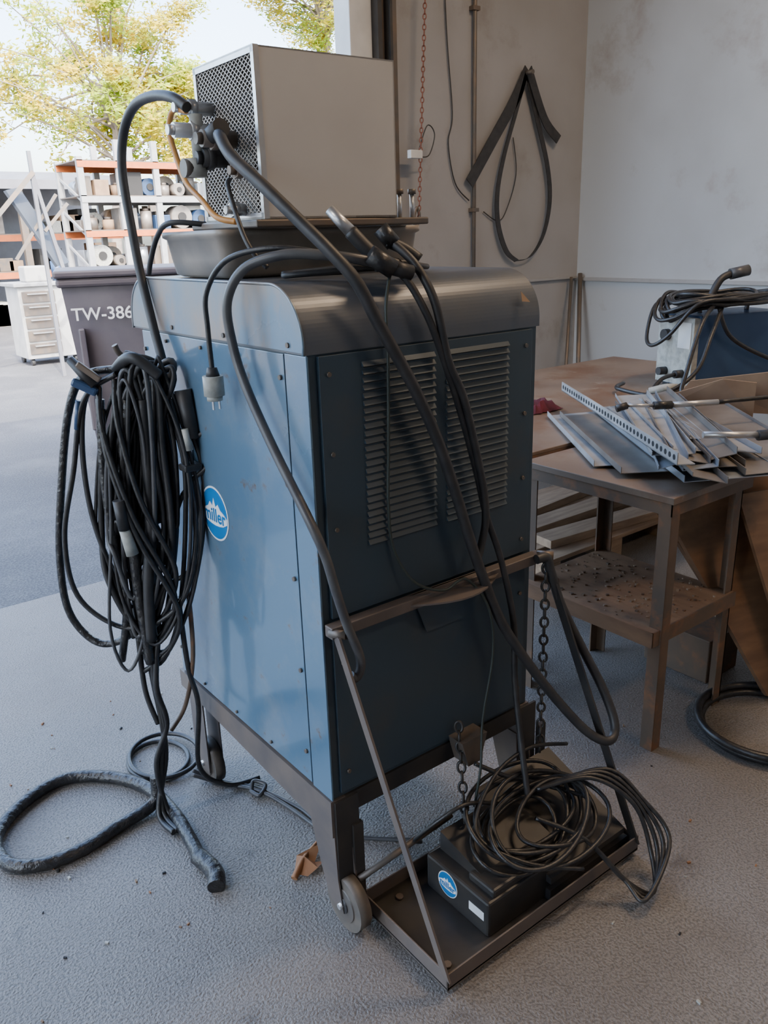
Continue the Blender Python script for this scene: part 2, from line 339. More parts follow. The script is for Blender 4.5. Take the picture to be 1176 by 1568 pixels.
for k_ in range(4):
    o=k_*.018
    q.tube([(.48,-.15,.22),(.59+o,-.22,.24),(.655+o*.6,-.30,.18),(.665+o*.6,-.35-o*.5,.07+.01*k_),(.61-o,-.40-o*.3,.016+.008*k_),(.55,-.36,.06),(.50,-.28,.15),(.42,-.2,.2)],.0055,blackg)
q.tube([(.40,-.10,.19),(.30,-.10,.24),(.24,-.08,.22),(.2,-.03,.15),(.24,.0,.10)],.0048,blackg)
q.tube([(.62,-.12,.27),(.5,-.1,.30),(.38,-.1,.27),(.28,-.15,.20),(.33,-.25,.16),(.45,-.32,.12)],.0048,blackg)
q.tube([(.36,-.06,.30),(.42,-.10,.26),(.52,-.12,.20),(.60,-.2,.17)],.0055,blackg)
q.done()
# ------------------------------------------------------------------ drain pan + cooler
p=MB('drip_pan')
def ringpts(x0,x1,y0,y1,z,r=.03):
    o=[]
    for cx,cy,a0 in((x1-r,y1-r,0),(x0+r,y1-r,90),(x0+r,y0+r,180),(x1-r,y0+r,270)):
        for i in range(5):
            a=math.radians(a0+i*22.5);o.append(V((cx+r*math.cos(a),cy+r*math.sin(a),z)))
    return o
def loft(b,rings,mt,cap0=True,cap1=False):
    n=len(rings[0]);vs=[v for r_ in rings for v in r_];fs=[]
    for i in range(len(rings)-1):
        for j in range(n): fs.append((i*n+j,i*n+(j+1)%n,(i+1)*n+(j+1)%n,(i+1)*n+j))
    b.add(vs,fs,mt,True)
    if cap0:b.add(rings[0],[tuple(range(n))],mt)
    if cap1:b.add(rings[-1],[tuple(range(n))],mt)
loft(p,[ringpts(.030,.50,.325,.56,1.412,.022),ringpts(.018,.51,.312,.572,1.418,.026),ringpts(.012,.515,.305,.577,1.45,.026),ringpts(.006,.52,.300,.581,1.490,.026),ringpts(-.002,.527,.292,.589,1.495,.028),ringpts(-.002,.527,.292,.589,1.507,.028),ringpts(.014,.51,.308,.572,1.507,.02),ringpts(.05,.47,.34,.53,1.43)],panm,True,True)
p.box((.04,.215,1.508),(.475,.50,1.5225),steel,.003)
p.done()
th=-.0288;ce=V((math.cos(th),math.sin(th),0));cn=V((-math.sin(th),math.cos(th),0));cb=V((.0617,.2232,1.5235))
def CP(a,b_,z): return cb+ce*a+cn*b_+V((0,0,z))
cw,cd,ch=.322,.262,.2995
c=MB('water_cooler')
def cbox(b,a0,a1,b0,b1,z0,z1,mt):
    b.prism([CP(a0,b0,z0),CP(a1,b0,z0),CP(a1,b1,z0),CP(a0,b1,z0)],(0,0,z1-z0),mt)
cbox(c,.006,cw,0,.003,0,ch,beige);cbox(c,.006,cw,cd-.003,cd,0,ch,beige);cbox(c,cw-.003,cw,0,cd,0,ch,beige)
cbox(c,.0,cw,0,cd,ch-.003,ch,alu);cbox(c,.0,cw,0,cd,0,.004,steel)
cbox(c,.0,.012,-.0015,.010,0,ch,alu);cbox(c,.0,.012,cd-.010,cd+.0015,0,ch,alu)
cbox(c,.0,.012,0,cd,ch-.012,ch+.001,alu);cbox(c,0,.012,0,cd,0,.012,alu)
cbox(c,.07,.12,.04,cd-.04,.04,ch-.05,steel)
cbox(c,.04,.3,.1,.2,.01,.12,steel)
c.cyl(CP(.05,.13,.15),CP(.075,.13,.15),.09,darkm,24)
ny,nz=15,26
for i in range(ny):
    for j in range(nz):
        y0=.010+(cd-.02)*(i+.5)/ny;z0=.012+(ch-.024)*(j+.5)/nz;hy=(cd-.02)/ny/2;hz=(ch-.024)/nz
        for (a1,b1,a2,b2) in((-hy,0,0,hz/2),(0,hz/2,hy,0),(hy,0,0,-hz/2),(0,-hz/2,-hy,0)):
            c.tube([CP(.004,y0+a1,z0+b1),CP(.004,y0+a2,z0+b2)],.0014,mesh_m,k=1,n=4)
for (y,z,l,r,mt) in((.10,.15,.07,.016,steel),(.16,.17,.10,.014,alu),(.19,.215,.07,.013,alu),(.05,.09,.03,.012,steel),(.15,.12,.05,.018,black),(.08,.02,.03,.012,alu)):
    c.cyl(CP(.0,y,z),CP(-l,y,z),r,mt,16);c.cyl(CP(-l,y,z),CP(-l-.012,y,z),r*.7,mt,12);c.cyl(CP(-l*.5,y,z),CP(-l*.5-.015,y,z),r*1.3,mt,6)
c.cyl(CP(-.05,.16,.12),CP(-.05,.16,.20),.013,greyplug);c.cyl(CP(-.05,.12,.15),CP(-.05,.05,.165),.017,black)
c.cyl(CP(-.055,.17,.085),CP(-.055,.17,.12),.022,greyplug,18);c.cyl(CP(-.06,.17,.102),CP(-.082,.17,.102),.018,steel,16)
c.tube([(.0,.39,1.73),(-.005,.44,1.735),(-.005,.465,1.70),(.0,.455,1.65),(.0,.42,1.60),(.0,.36,1.565),(.0,.3,1.53),(.02,.26,1.52)],.006,orange)
c.tube([(.05,.33,1.60),(.02,.28,1.58),(.01,.22,1.50),(.015,.19,1.46),(.03,.17,1.435)],.005,black)
c.tube([(.05,.45,1.52),(-.01,.50,1.525),(-.015,.56,1.50),(-.02,.6,1.45),(-.02,.62,1.42)],.006,black)
for x in(.40,.435): c.cyl((x,.225,1.52),(x,.225,1.57),.005,alu,8);c.cyl((x,.225,1.57),(x,.225,1.58),.009,steel,8)
wc=c.done()
# ------------------------------------------------------------------ cables
c=MB('torch_cable')
c.tube([(.03,.31,1.665),(.0,.26,1.672),(-.01,.2,1.63),(.005,.11,1.57),(.03,.04,1.51),(.055,-.01,1.46),(.085,-.04,1.41),(.125,-.048,1.335),(.20,-.05,1.215),(.26,-.05,1.10),(.305,-.05,.99),(.345,-.05,.88),(.385,-.055,.77),(.44,-.06,.645),(.50,-.09,.53),(.565,-.13,.42),(.62,-.18,.335),(.665,-.21,.305),(.70,-.20,.33),(.70,-.16,.41),(.67,-.11,.52),(.635,-.07,.63),(.61,-.055,.72),(.60,-.05,.755),(.57,-.045,.757)],.0115,black,n=12)
c.done()
c=MB('ground_cable')
c.tube([(.22,.03,1.428),(.15,.03,1.445),(.09,.06,1.455),(.03,.11,1.458),(-.02,.17,1.435),(-.045,.2,1.377),(-.045,.195,1.30),(-.04,.165,1.22),(-.035,.085,1.11),(-.03,-.02,.99),(-.015,-.045,.92),(0,-.05,.85),(.02,-.055,.77),(.043,-.058,.70),(.045,-.056,.665),(.034,-.054,.65),(.022,-.054,.66)],.0095,greycab,n=12)
c.done()
c=MB('power_cord_with_plug')
c.tube([(.25,.05,1.425),(.16,.05,1.44),(.09,.08,1.46),(.02,.14,1.47),(-.03,.22,1.45),(-.05,.275,1.39),(-.052,.28,1.32),(-.052,.278,1.24)],.0055,blackg)
c.cyl((-.052,.278,1.245),(-.052,.278,1.225),.010,black,14,.015);c.cyl((-.052,.278,1.228),(-.052,.278,1.188),.021,greyplug,20)
c.cyl((-.052,.278,1.188),(-.052,.278,1.178),.016,greyplug,20)
c.box((-.06,.27,1.16),(-.058,.277,1.18),alu);c.box((-.046,.27,1.16),(-.044,.277,1.18),alu)
c.done()
c=MB('coolant_hose')
c.tube([(.0,.385,1.735),(-.008,.43,1.758),(-.01,.52,1.772),(-.01,.62,1.765),(-.012,.69,1.72),(-.018,.71,1.64),(-.02,.69,1.52),(-.02,.67,1.42),(-.024,.62,1.3),(-.032,.565,1.19),(-.05,.56,1.1)],.0105,black,n=12)
c.done(wc)
c=MB('welding_torch')
c.cyl((.13,.10,1.535),(.155,.07,1.495),.010,alu,16,.012)
c.tube([(.155,.07,1.495),(.175,.05,1.465),(.20,.035,1.44),(.235,.03,1.43)],.014,black,k=4)
c.cyl((.16,.02,1.455),(.20,.0,1.425),.018,blackg,16);c.cyl((.195,.0,1.43),(.235,-.01,1.418),.014,black,14)
c.tube([(.235,.06,1.475),(.26,.04,1.46),(.28,.02,1.44)],.012,black,k=4)
c.cyl((.225,.07,1.50),(.245,.055,1.47),.016,blackg,14)
c.tube([(.24,.055,1.475),(.255,.0,1.43),(.272,-.035,1.36),(.30,-.04,1.25),(.335,-.045,1.175),(.368,-.045,1.07),(.395,-.045,.965),(.402,-.045,.895),(.39,-.045,.84),(.37,-.05,.80)],.0085,black)
c.tube([(.18,.03,1.43),(.22,.0,1.415),(.255,-.03,1.34),(.30,-.035,1.235),(.345,-.035,1.12),(.385,-.035,1.0),(.41,-.038,.905),(.44,-.05,.81),(.47,-.055,.70),(.49,-.055,.60),(.49,-.06,.48),(.48,-.09,.35),(.46,-.14,.2)],.0075,black)
c.tube([(.30,.05,1.42),(.2,.06,1.43),(.1,.09,1.425),(.05,.14,1.42),(.1,.18,1.42),(.2,.16,1.42)],.006,black)
c.tube([(.42,.16,1.42),(.34,.08,1.425),(.26,.06,1.435),(.16,.10,1.43),(.08,.20,1.42)],.006,black)
c.done()
c=MB('remote_wire')
c.tube([(.2,.01,1.42),(.17,-.012,1.36),(.17,-.014,1.26),(.165,-.014,1.09),(.16,-.015,.98),(.17,-.015,.88),(.21,-.03,.80),(.28,-.045,.765),(.34,-.05,.775),(.40,-.06,.69),(.415,-.06,.57),(.385,-.06,.41),(.36,-.08,.3),(.34,-.08,.2)],.0032,greenw,n=8)
c.done(wm)
# ---- bundle
c=MB('welding_cable_bundle')
nLv=V((-.679,-.734,0))
def L(px,py,o=0):
    x=-.103+(px-190-(py-550)*.12)*.00127
    return V((x,.55-(x+.03)*.926,1.235-(py-550)*.00168))+nLv*o
rd=random.Random(33)
for i in range(27):
    top=rd.uniform(185,250);bot=rd.uniform(800,1015);hw=rd.uniform(10,62);cx=228+rd.uniform(-28,22);o=rd.uniform(.0,.06)
    oo=o+rd.uniform(-.015,.02);ty=560+rd.uniform(-12,25)
    j=lambda:rd.uniform(-6,6)
    P=[L(top,ty,o),L(cx-hw*.7+j(),660,o+.01),L(cx-hw+j(),790,o),L(cx-hw*.75+j(),bot-70,oo),L(cx+2+j(),bot,(o+oo)/2),L(cx+hw*.7+j(),bot-70,o),L(cx+hw+j(),780,oo),L(cx+hw*.75+j(),660,oo),L(top+rd.uniform(8,25),ty-3,oo)]
    c.tube(P,rd.choice([.0045,.006,.008]),rd.choice([black,blackg,black,blackg,greycab]),k=6,n=8,closed=True)
for i in range(3):
    a=rd.uniform(160,190);b_=rd.uniform(255,285);h1=rd.uniform(600,680);h2=h1+rd.uniform(160,260)
    c.tube([L(a,h1-60,.05),L(a+10,h1,.075),L((a+b_)/2,(h1+h2)/2,.085),L(b_,h2,.06),L(b_-15,h2+70,.04),L((a+b_)/2,h2+110,.04)],.0065,blackg)
c.tube([L(190,560,.03),L(140,570,.03),L(118,620,.03),L(105,720,.03),L(98,830,.03),L(108,920,.03),L(145,970,.03),L(185,970,.03),L(230,930,.03)],.0095,sleeve)
c.tube([L(190,565,.05),L(145,600,.05),L(128,700,.05),L(112,800,.05),L(128,890,.05),L(185,938,.05),L(240,935,.05),L(285,890,.05),L(300,800,.05),L(288,700,.05),L(262,600,.05)],.0065,blackg)
c.tube([L(190,565,.045),L(150,590,.045),L(140,660,.045),L(150,760,.045),L(180,860,.045),L(210,960,.045)],.0065,black)
c.tube([L(262,600,.02),L(300,690,.02),L(302,770,.02),L(290,850,.02),L(250,880,.02),L(200,900,.03)],.006,black)
c.tube([L(225,600,.05),L(238,760,.06),L(235,870,.06),L(238,960,.055)],.014,black)
c.tube([L(205,600,.05),L(200,700,.06),L(212,800,.06),L(222,900,.055),L(236,1000,.05)],.013,sleeve)
c.tube([L(165,600,.04),L(170,700,.05),L(182,800,.05),L(200,900,.05),L(190,1000,.04)],.010,sleeve)
for o in(0,.012,-.012):
    c.tube([L(235+o*800,960,.04),L(240+o*400,1040,.04+o),L(255+o*300,1110,.04),L(250-o*400,1180,.04+o),V((-.165+o,.60,.03)),V((-.16+o,.52,.014))],.0075,blackg)
c.tube([L(215,960,.04),L(225,1050,.04),L(245,1110,.04)],.007,black)
c.tube([L(270,900,.02),L(285,1020,.01),L(300,1090,.0),V((-.04,.62,.10)),V((.03,.60,.02)),V((.12,.58,.012))],.007,blackg)
c.tube([L(285,890,.02),L(292,1000,.01),L(280,1090,.0),L(262,1130,.02)],.006,rust)
c.box(L(152,580,.07)-V((.03,.008,.010)),L(152,580,.07)+V((.03,.008,.010)),blueb,.006,rot=Euler((0,.5,-.6)))
c.box(L(158,560,.07)-V((.03,.006,.007)),L(158,560,.07)+V((.03,.006,.007)),steel,.003,rot=Euler((0,.7,-.6)))
c.cyl(L(128,545,.05),L(165,580,.06),.010,black,14,.016);c.cyl(L(138,600,.05),L(135,640,.05),.007,blueb,10)
c.cyl(L(275,590,.03),L(292,655,.04),.020,black,16,.017);c.tube([L(292,655,.04),L(312,650,.04),L(315,690,.04),L(290,715,.04)],.006,black)
c.box(L(290,695,.045)-V((.022,.02,.008)),L(290,695,.045)+V((.022,.02,.008)),black,.004);c.cyl(L(283,640,.055),L(290,670,.055),.009,greyplug,12)
c.cyl(L(208,778,.09),L(219,815,.09),.013,greyplug,16,.015);c.cyl(L(200,735,.09),L(208,778,.09),.014,black,16)
c.tube([L(180,565,.02),L(215,542,.07),L(250,568,.06)],.013,black)
c.done()
c=MB('floor_hose')
c.tube([(-.15,.66,.10),(-.17,.65,.03),(-.282,.634,.018),(-.38,.61,.018),(-.472,.62,.018),(-.545,.68,.018),(-.545,.80,.018),(-.45,.90,.018),(-.328,.935,.018),(-.22,.86,.018),(-.156,.74,.02),(-.14,.6,.018),(-.15,.475,.018),(-.165,.37,.018)],.0175,sleeve,n=16,k=14)
c.tube([(-.165,.39,.022),(-.158,.34,.024),(-.16,.30,.022),(-.175,.27,.018)],.022,sleeve,n=12)
c.done()
c=MB('floor_cord')
for r,o in((.085,0),(.10,.02)):
    c.tube([(-.07+o+r*math.cos(a*math.pi/5),.86+r*1.2*math.sin(a*math.pi/5),.008+o*.4) for a in range(10)],.007,blackg,closed=True)
c.tube([(-.03,.70,.04),(.02,.66,.006),(.09,.55,.008),(.14,.40,.006),(.16,.25,.006),(.3,.1,.006)],.0055,greycab)
c.tube([(-.04,.68,.04),(.03,.63,.006),(.085,.535,.012),(.12,.42,.006),(.14,.25,.006)],.0055,greycab)
c.tube([(.07,.54,.01),(.09,.56,.025),(.11,.53,.02),(.08,.51,.012),(.07,.54,.012)],.006,greycab)
c.done()
# ------------------------------------------------------------------ benches
ZB=.80
b=MB('steel_stand')
def angle(b,x,y,z0,z1,sx,sy,mt,w=.04,t=.005):
    b.box((min(x,x+sx*w),min(y,y+sy*t),z0),(max(x,x+sx*w),max(y,y+sy*t),z1),mt);b.box((min(x,x+sx*t),min(y,y+sy*w),z0),(max(x,x+sx*t),max(y,y+sy*w),z1),mt)
for x,y,sx,sy in((1.09,-.06,1,1),(1.49,-.04,-1,1),(1.09,.46,1,-1),(1.49,.46,-1,-1)): angle(b,x,y,0,ZB-.02,sx,sy,rust)
b.box((1.08,-.07,ZB-.02),(1.50,.47,ZB),tabletop,.002)
b.box((1.085,-.065,ZB-.055),(1.09,.465,ZB-.02),rust);b.box((1.085,-.065,ZB-.055),(1.495,-.06,ZB-.02),rust)
b.box((1.06,-.05,.385),(1.49,.46,.40),shelfw,.002);b.box((1.055,-.055,.355),(1.06,.46,.402),ply);b.box((1.055,-.055,.355),(1.49,-.05,.402),rust)
for i in range(220):
    x=random.uniform(1.08,1.47);y=random.uniform(-.04,.44);s_=random.uniform(.003,.009)
    b.box((x,y,.40),(x+s_,y+s_,.40+s_*.6),random.choice([wood,card,wood,rust]),0,rot=Euler((0,0,random.uniform(0,3))))
b.done()
b=MB('steel_table')
b.box((1.12,.52,ZB-.012),(3.1,1.66,ZB),tabletop,.002);b.box((1.12,.52,ZB-.06),(1.126,1.66,ZB-.012),rust);b.box((1.12,.52,ZB-.06),(3.1,.526,ZB-.012),rust)
for x,y,sx,sy in((1.16,.56,1,1),(3.06,.56,-1,1),(1.16,1.62,1,-1),(3.06,1.62,-1,-1)): angle(b,x,y,0,ZB-.012,sx,sy,steel,.06,.008)
b.done()
b=MB('wood_pallet')
for i in range(6): b.box((1.75,.95+i*.13,.10),(2.75,1.04+i*.13,.12),wood,.002)
for i in range(3): b.box((1.78+i*.44,.95,.0),(1.86+i*.44,1.69,.10),wood,.002)
for i in range(3): b.box((1.9,1.0+i*.2,.121),(2.7,1.12+i*.2,.16),wood,.002,rot=Euler((0,0,.1*i-.1)))
b.done()
b=MB('red_rag')
N=9;vs=[];rr=random.Random(5)
for i in range(N):
    for j in range(N):
        e=min(i,j,N-1-i,N-1-j);vs.append((1.60+i*.022+rr.uniform(-.008,.008),.90+j*.022+rr.uniform(-.008,.008),ZB+.003+(rr.uniform(.0,.045) if e>0 else .001)))
b.add(vs,[(i*N+j,i*N+j+1,(i+1)*N+j+1,(i+1)*N+j) for i in range(N-1) for j in range(N-1)],maroon,True);b.done()
b=MB('sheet_metal_pile')
rr=random.Random(9)
def fold(P,mt,lip=.02,w=V((0,0,0))):
    P=[V(p) for p in P];b.prism(P,(0,0,.002),mt)
    q=(P[2]-P[1]).normalized()*.002
    b.prism([P[0],P[1],P[1]+V((0,0,lip)),P[0]+V((0,0,lip))],q,mt)
    b.prism([P[3],P[2],P[2]+V((0,0,lip*.6)),P[3]+V((0,0,lip*.6))],-q,mt)
fold([(1.16,.26,.806),(1.61,.84,.806),(1.80,.72,.815),(1.33,.12,.815)],sheetw)
fold([(1.13,.14,.815),(1.60,.77,.818),(1.72,.66,.826),(1.25,.03,.822)],sheetb)
fold([(1.15,-.05,.826),(1.75,.75,.83),(1.98,.58,.836),(1.40,-.20,.83)],sheet)
fold([(1.30,-.14,.835),(1.88,.55,.84),(2.08,.38,.846),(1.53,-.26,.84)],sheetb)
zz=.842
for i in range(13):
    L0=rr.uniform(.6,1.0);w=rr.uniform(.06,.14);t_=i/12
    ang=math.atan2(.93,.63)-.28*t_+rr.uniform(-.12,.12);cx=1.44+.14*rr.random()+.12*t_;cy=.32+rr.uniform(-.1,.04)
    zz+=.0030
    d=V((math.cos(ang),math.sin(ang),0));n_=V((-d.y,d.x,0));tilt=rr.uniform(-.015,.015)
    P=[V((cx,cy,zz))+d*(s1*L0/2)+n_*(s2*w/2)+V((0,0,tilt*s2)) for s1,s2 in((-1,-1),(1,-1),(1,1),(-1,1))]
    fold(P,rr.choice([sheet,sheetw,sheetb,sheet,sheetb]))
A=V((1.10,-.055,.885));B=V((1.73,.875,.885));d=(B-A).normalized();n_=V((d.y,-d.x,0))
b.prism([A,B,B+V((0,0,.035)),A+V((0,0,.035))],n_*.003,sheetw);b.prism([A,B,B+n_*.05,A+n_*.05],(0,0,.003),sheetw)
k=int((B-A).length/.03)
for i in range(k):
    c_=A+d*(.02+i*.03)+V((0,0,.018));b.cyl(c_-n_*.0008,c_,.008,darkm,10)
b.done()
b=MB('tig_torch')
b.tube([(2.35,-.05,.93),(1.95,.12,.93),(1.75,.22,.925)],.007,blackg,k=4);b.cyl((1.75,.22,.925),(1.62,.31,.922),.010,alu,14);b.cyl((1.62,.31,.922),(1.57,.345,.922),.014,blackg,14)
b.cyl((1.57,.345,.922),(1.50,.40,.925),.006,alu,10);b.cyl((1.50,.40,.925),(1.47,.42,.915),.012,black,12)
b.tube([(1.60,-.15,.91),(1.75,-.2,.91),(1.95,-.24,.91),(2.3,-.3,.9)],.008,blackg)
b.cyl((1.34,.02,.915),(1.48,-.09,.91),.010,alu,12);b.cyl((1.46,-.08,.91),(1.60,-.15,.91),.015,black,12)
b.done()
b=MB('cardboard_box')
b.prism([(2.0,.62,ZB),(2.14,.30,ZB),(2.14,.30,ZB+.13),(2.08,.40,ZB+.14),(2.0,.62,ZB+.05)],(.012,.006,0),card)
b.prism([(2.08,.62,ZB),(2.26,.24,ZB),(2.26,.24,ZB+.17),(2.12,.56,ZB+.11)],(.012,.006,0),card)
b.done()
b=MB('plywood_board')
def slab(b,A,B,ext,th,mt):
    A=V(A);B=V(B);e=V(ext);nn=(B-A).cross(e).normalized()*th
    b.prism([A,B,B+e,A+e],nn,mt)
slab(b,(1.30,.18,.76),(1.62,-.12,.012),(.7,-.2,0),.018,ply)
slab(b,(1.36,.26,.74),(1.72,-.05,.012),(.7,-.2,0),.016,ply)
slab(b,(1.52,-.0,.70),(1.68,-.20,.012),(.7,-.2,0),.012,ply)
b.box((1.56,.05,.0),(1.75,.3,.16),rust,.004)
b.done()
b=MB('hose_coil')
for k_ in range(2):
    r=.20+.012*k_
    b.tube([(1.46+r*1.0*math.cos(a*math.pi/8),-.22+r*.95*math.sin(a*math.pi/8),.015+.02*k_) for a in range(16)],.012,blackg,closed=True)
b.tube([(1.66,-.22,.04),(1.8,-.1,.03),(2.0,-.2,.015)],.012,blackg);b.done()
b=MB('portable_welder')
A=V((2.43,.75,ZB+.012));sd=V((.954,-.3,0));fd=V((.3,.954,0))
def PW(a,c_,z): return A+sd*a+fd*c_+V((0,0,z))
def pbox(a0,a1,b0,b1,z0,z1,mt): b.prism([PW(a0,b0,z0),PW(a1,b0,z0),PW(a1,b1,z0),PW(a0,b1,z0)],(0,0,z1-z0),mt)
pbox(.03,.48,0,.24,0,.31,blueb);pbox(0,.03,.005,.235,.01,.30,greyplug);pbox(.48,.5,.005,.235,.01,.30,greyplug)
for a in(.03,.42):
    for c_ in(.02,.18): pbox(a,a+.04,c_,c_+.04,-.012,0,black)
pbox(-.003,0,.02,.1,.17,.28,white)
b.cyl(PW(0,.17,.22),PW(-.025,.17,.22),.025,black,16);b.cyl(PW(0,.06,.06),PW(-.04,.06,.06),.018,black,14);b.cyl(PW(0,.17,.06),PW(-.04,.17,.06),.018,black,14)
b.tube([PW(.12,.12,.31),PW(.14,.12,.36),PW(.36,.12,.36),PW(.38,.12,.31)],.010,black)
pw=b.done()
b=MB('lead_coil')
rr=random.Random(4)
for i in range(12):
    r=rr.uniform(.14,.23);cx=.25+rr.uniform(-.10,.04);cz=.34+rr.uniform(0,.05);dk=rr.uniform(.6,1.9)
    P=[]
    for j in range(14):
        a=2*math.pi*j/14;aa=cx+r*1.3*math.cos(a)
        dr=0 if aa>0 else aa*dk
        P.append(PW(aa,.12+r*.8*math.sin(a),max(.02,cz+dr+.012*math.sin(2*a+i))))
    b.tube(P,.0085,blackg,closed=True,n=8)
b.tube([PW(.1,.0,.36),PW(-.05,-.1,.3),PW(-.16,-.16,.12),PW(-.2,-.2,.02),PW(-.1,-.3,.015),PW(.05,-.25,.03)],.009,blackg)
b.tube([PW(.14,.0,.36),PW(-.0,-.1,.24),PW(-.1,-.14,.10),PW(-.24,-.1,.015),PW(-.3,.1,.015),PW(-.2,.2,.015)],.009,blackg)
b.tube([PW(-.04,.06,.06),PW(-.12,.04,.05),PW(-.2,.0,.015),PW(-.3,-.1,.012),PW(-.25,-.25,.012),PW(.0,-.35,.012),PW(.3,-.4,.012)],.009,blackg)
b.tube([PW(.2,.1,.37),PW(.1,-.02,.34),PW(.15,-.05,.22),PW(.35,-.06,.12),PW(.55,-.08,.06)],.009,blackg)
b.tube([PW(-.25,-.05,.02),PW(-.2,-.1,.04),PW(-.12,-.1,.03)],.018,greyplug)
b.tube([PW(.15,.1,.37),PW(.2,.1,.45),PW(.27,.1,.475)],.016,black);b.cyl(PW(.25,.1,.47),PW(.33,.08,.485),.024,greycab,12)
b.done(pw)
b=MB('dry_leaf')
b.add([(.00,.20,.004),(.03,.235,.02),(.06,.20,.006),(.10,.23,.022),(.05,.17,.015),(.02,.17,.006),(.08,.19,.004),(.04,.215,.025)],[(0,1,7,5),(7,2,4,5),(1,3,2,7),(4,6,2)],dleaf)
b.tube([(-.01,.185,.006),(.03,.21,.018),(.07,.235,.012),(.115,.25,.02)],.006,dleaf,k=4,n=5,rs=lambda t:.009*(1-.6*t));b.done()
b=MB('floor_grit');rr=random.Random(77)
for i in range(140):
    x=rr.uniform(-.9,1.2);y=rr.uniform(-.7,1.4);s_=rr.uniform(.002,.005);a=rr.uniform(0,3)
    if -.05<x<.75 and -.35<y<.8: continue
    b.box((x,y,0),(x+s_*2,y+s_,s_),rr.choice([dleaf,card,darkm,greyplug]),0,rot=Euler((0,0,a)))
b.done()
# ------------------------------------------------------------------ outdoors
b=MB('waste_bin')
RB=Matrix.Rotation(math.radians(-18),4,'Z');OB=V((.93,4.5,0))
def rect(x0,x1,y0,y1,z): return [V((x0,y0,z)),V((x1,y0,z)),V((x1,y1,z)),V((x0,y1,z))]
loft(b,[rect(.12,1.16,.12,.85,.12),rect(.03,1.25,.03,.95,1.22)],binm,True,False)
b.box((.0,.0,1.22),(1.28,1.0,1.28),binm,.02);b.box((-.01,-.015,1.28),(1.29,.98,1.33),binm,.015)
for x in(.25,1.0):
    for y in(.22,.75): b.cyl((x-.02,y,.048),(x+.02,y,.048),.06,black,16);b.box((x-.03,y-.03,.05),(x+.03,y+.03,.13),steel)
for x in(.10,.62,1.12): b.box((x,.0,.25),(x+.04,.07,.95),binm,.01)
bn=b.done()
bn.matrix_world=Matrix.Translation(OB)@RB
tx=text('bin_lettering','TW-386',Matrix.Identity(4),.115,white,bn,.001)
tx.matrix_world=Matrix.Identity(4);tx.matrix_local=Matrix(((1,0,0,.27),(0,.08,-1,.015),(0,1,.08,1.04),(0,0,0,1)))
sr=MB('storage_rack')
b=sr
for y in(12.0,13.0):
    for x in(3.75,4.35,4.95,5.8,6.6): b.box((x,y,-.012),(x+.09,y+.07,2.75 if x<4.2 else 3.0),rackwh)
for z in(.5,1.05,1.6,2.1,2.6):
    for y in(12.0,13.0): b.box((3.75,y-.01,z),(6.6,y+.05,z+.09),rackor if z in(1.6,2.6,1.05) else rackwh)
    b.box((3.75,12,z+.09),(6.6,13.05,z+.105),steel)
for x in(3.75,4.95,5.8,6.6):
    for i in range(5): b.strap([(x+.04,12.03,.1+i*.5),(x+.04,13.03,.5+i*.5)],(.0,.0,.02),.025,rackwh,k=1)
sro=b.done()
b=MB('stock_items')
rr=random.Random(12)
for z in(.605,1.155,1.705,2.205):
  for row in(0,1):
    x=3.85
    while x<6.4:
        w=rr.uniform(.10,.32);h=rr.uniform(.14,.38);y=12.08+row*.42+rr.uniform(0,.1);t=rr.random();mt=rr.choice([greyplug,steel,steel,sheetb,blueb,card,darkm,panm,rust,sheet])
        if t<.4: b.box((x,y,z),(x+w,y+.35,z+h),mt,.01)
        elif t<.75:
            r=h/2;b.cyl((x+r,y,z+r),(x+r,y+.3,z+r),r,mt,18);b.cyl((x+r,y-.02,z+r),(x+r,y,z+r),r*.4,darkm,12);w=h
        else: b.cyl((x+.1,y+.1,z),(x+.1,y+.1,z+h),.09,mt,14);b.cyl((x+.1,y+.1,z+h),(x+.1,y+.1,z+h+.04),.05,steel,12);w=.2
        x+=w+rr.uniform(.01,.06)
b.done(sro)
b=MB('storage_shed')
b.prism([(-8,15.5,2.5),(-8,15.5,2.66),(-8,19.5,3.1),(-8,19.5,2.95)],(14.5,0,0),shedm)
b.box((-8,19.4,-.012),(6.5,19.5,3.0),shedm)
for x in(-8,-3,1,3.8,6.35): b.box((x,15.6,-.012),(x+.12,15.72,2.55),steel)
for z in(.9,1.6):
    b.box((1,16.5,z),(6.2,16.6,z+.12),rackor);b.box((1,16.5,z+.12),(6.2,17.7,z+.14),steel)
for i in range(40):
    x=random.uniform(1.2,5.6);z=random.choice([-.012,1.04,1.74]);b.box((x,16.6,z),(x+random.uniform(.2,.6),17.3,z+random.uniform(.2,.5)),random.choice([steel,card,greyplug,sheetb,darkm]),.01)
b.done()
b=MB('metal_trestle')
def bar(p,q,r=.04,mt=steel): b.tube([p,q],r,mt,k=1,n=4,smooth=False)
bar((2.20,9.0,2.5),(2.22,9.0,-.01),.028,shedm);bar((2.20,9.0,2.30),(2.62,9.0,-.01),.028,shedm);bar((1.2,9.0,1.25),(2.22,9.0,2.28),.035);bar((1.2,9.0,1.25),(1.2,9.0,-.01),.04)
bar((2.25,9,1.65),(2.55,9,1.95),.025);bar((1.9,9.05,1.35),(2.45,9.05,2.05),.025)
slab(b,(1.88,9.05,2.08),(2.32,9.05,1.25),(.18,.12,.04),.04,slate)
b.done()
b=MB('tool_cabinet')
b.box((2.15,10.2,.08),(2.85,10.8,1.0),cabm,.01)
for i in range(5): b.box((2.19,10.18,.14+i*.165),(2.6,10.2,.28+i*.165),steel,.004);b.box((2.25,10.15,.24+i*.165),(2.5,10.18,.255+i*.165),alu)
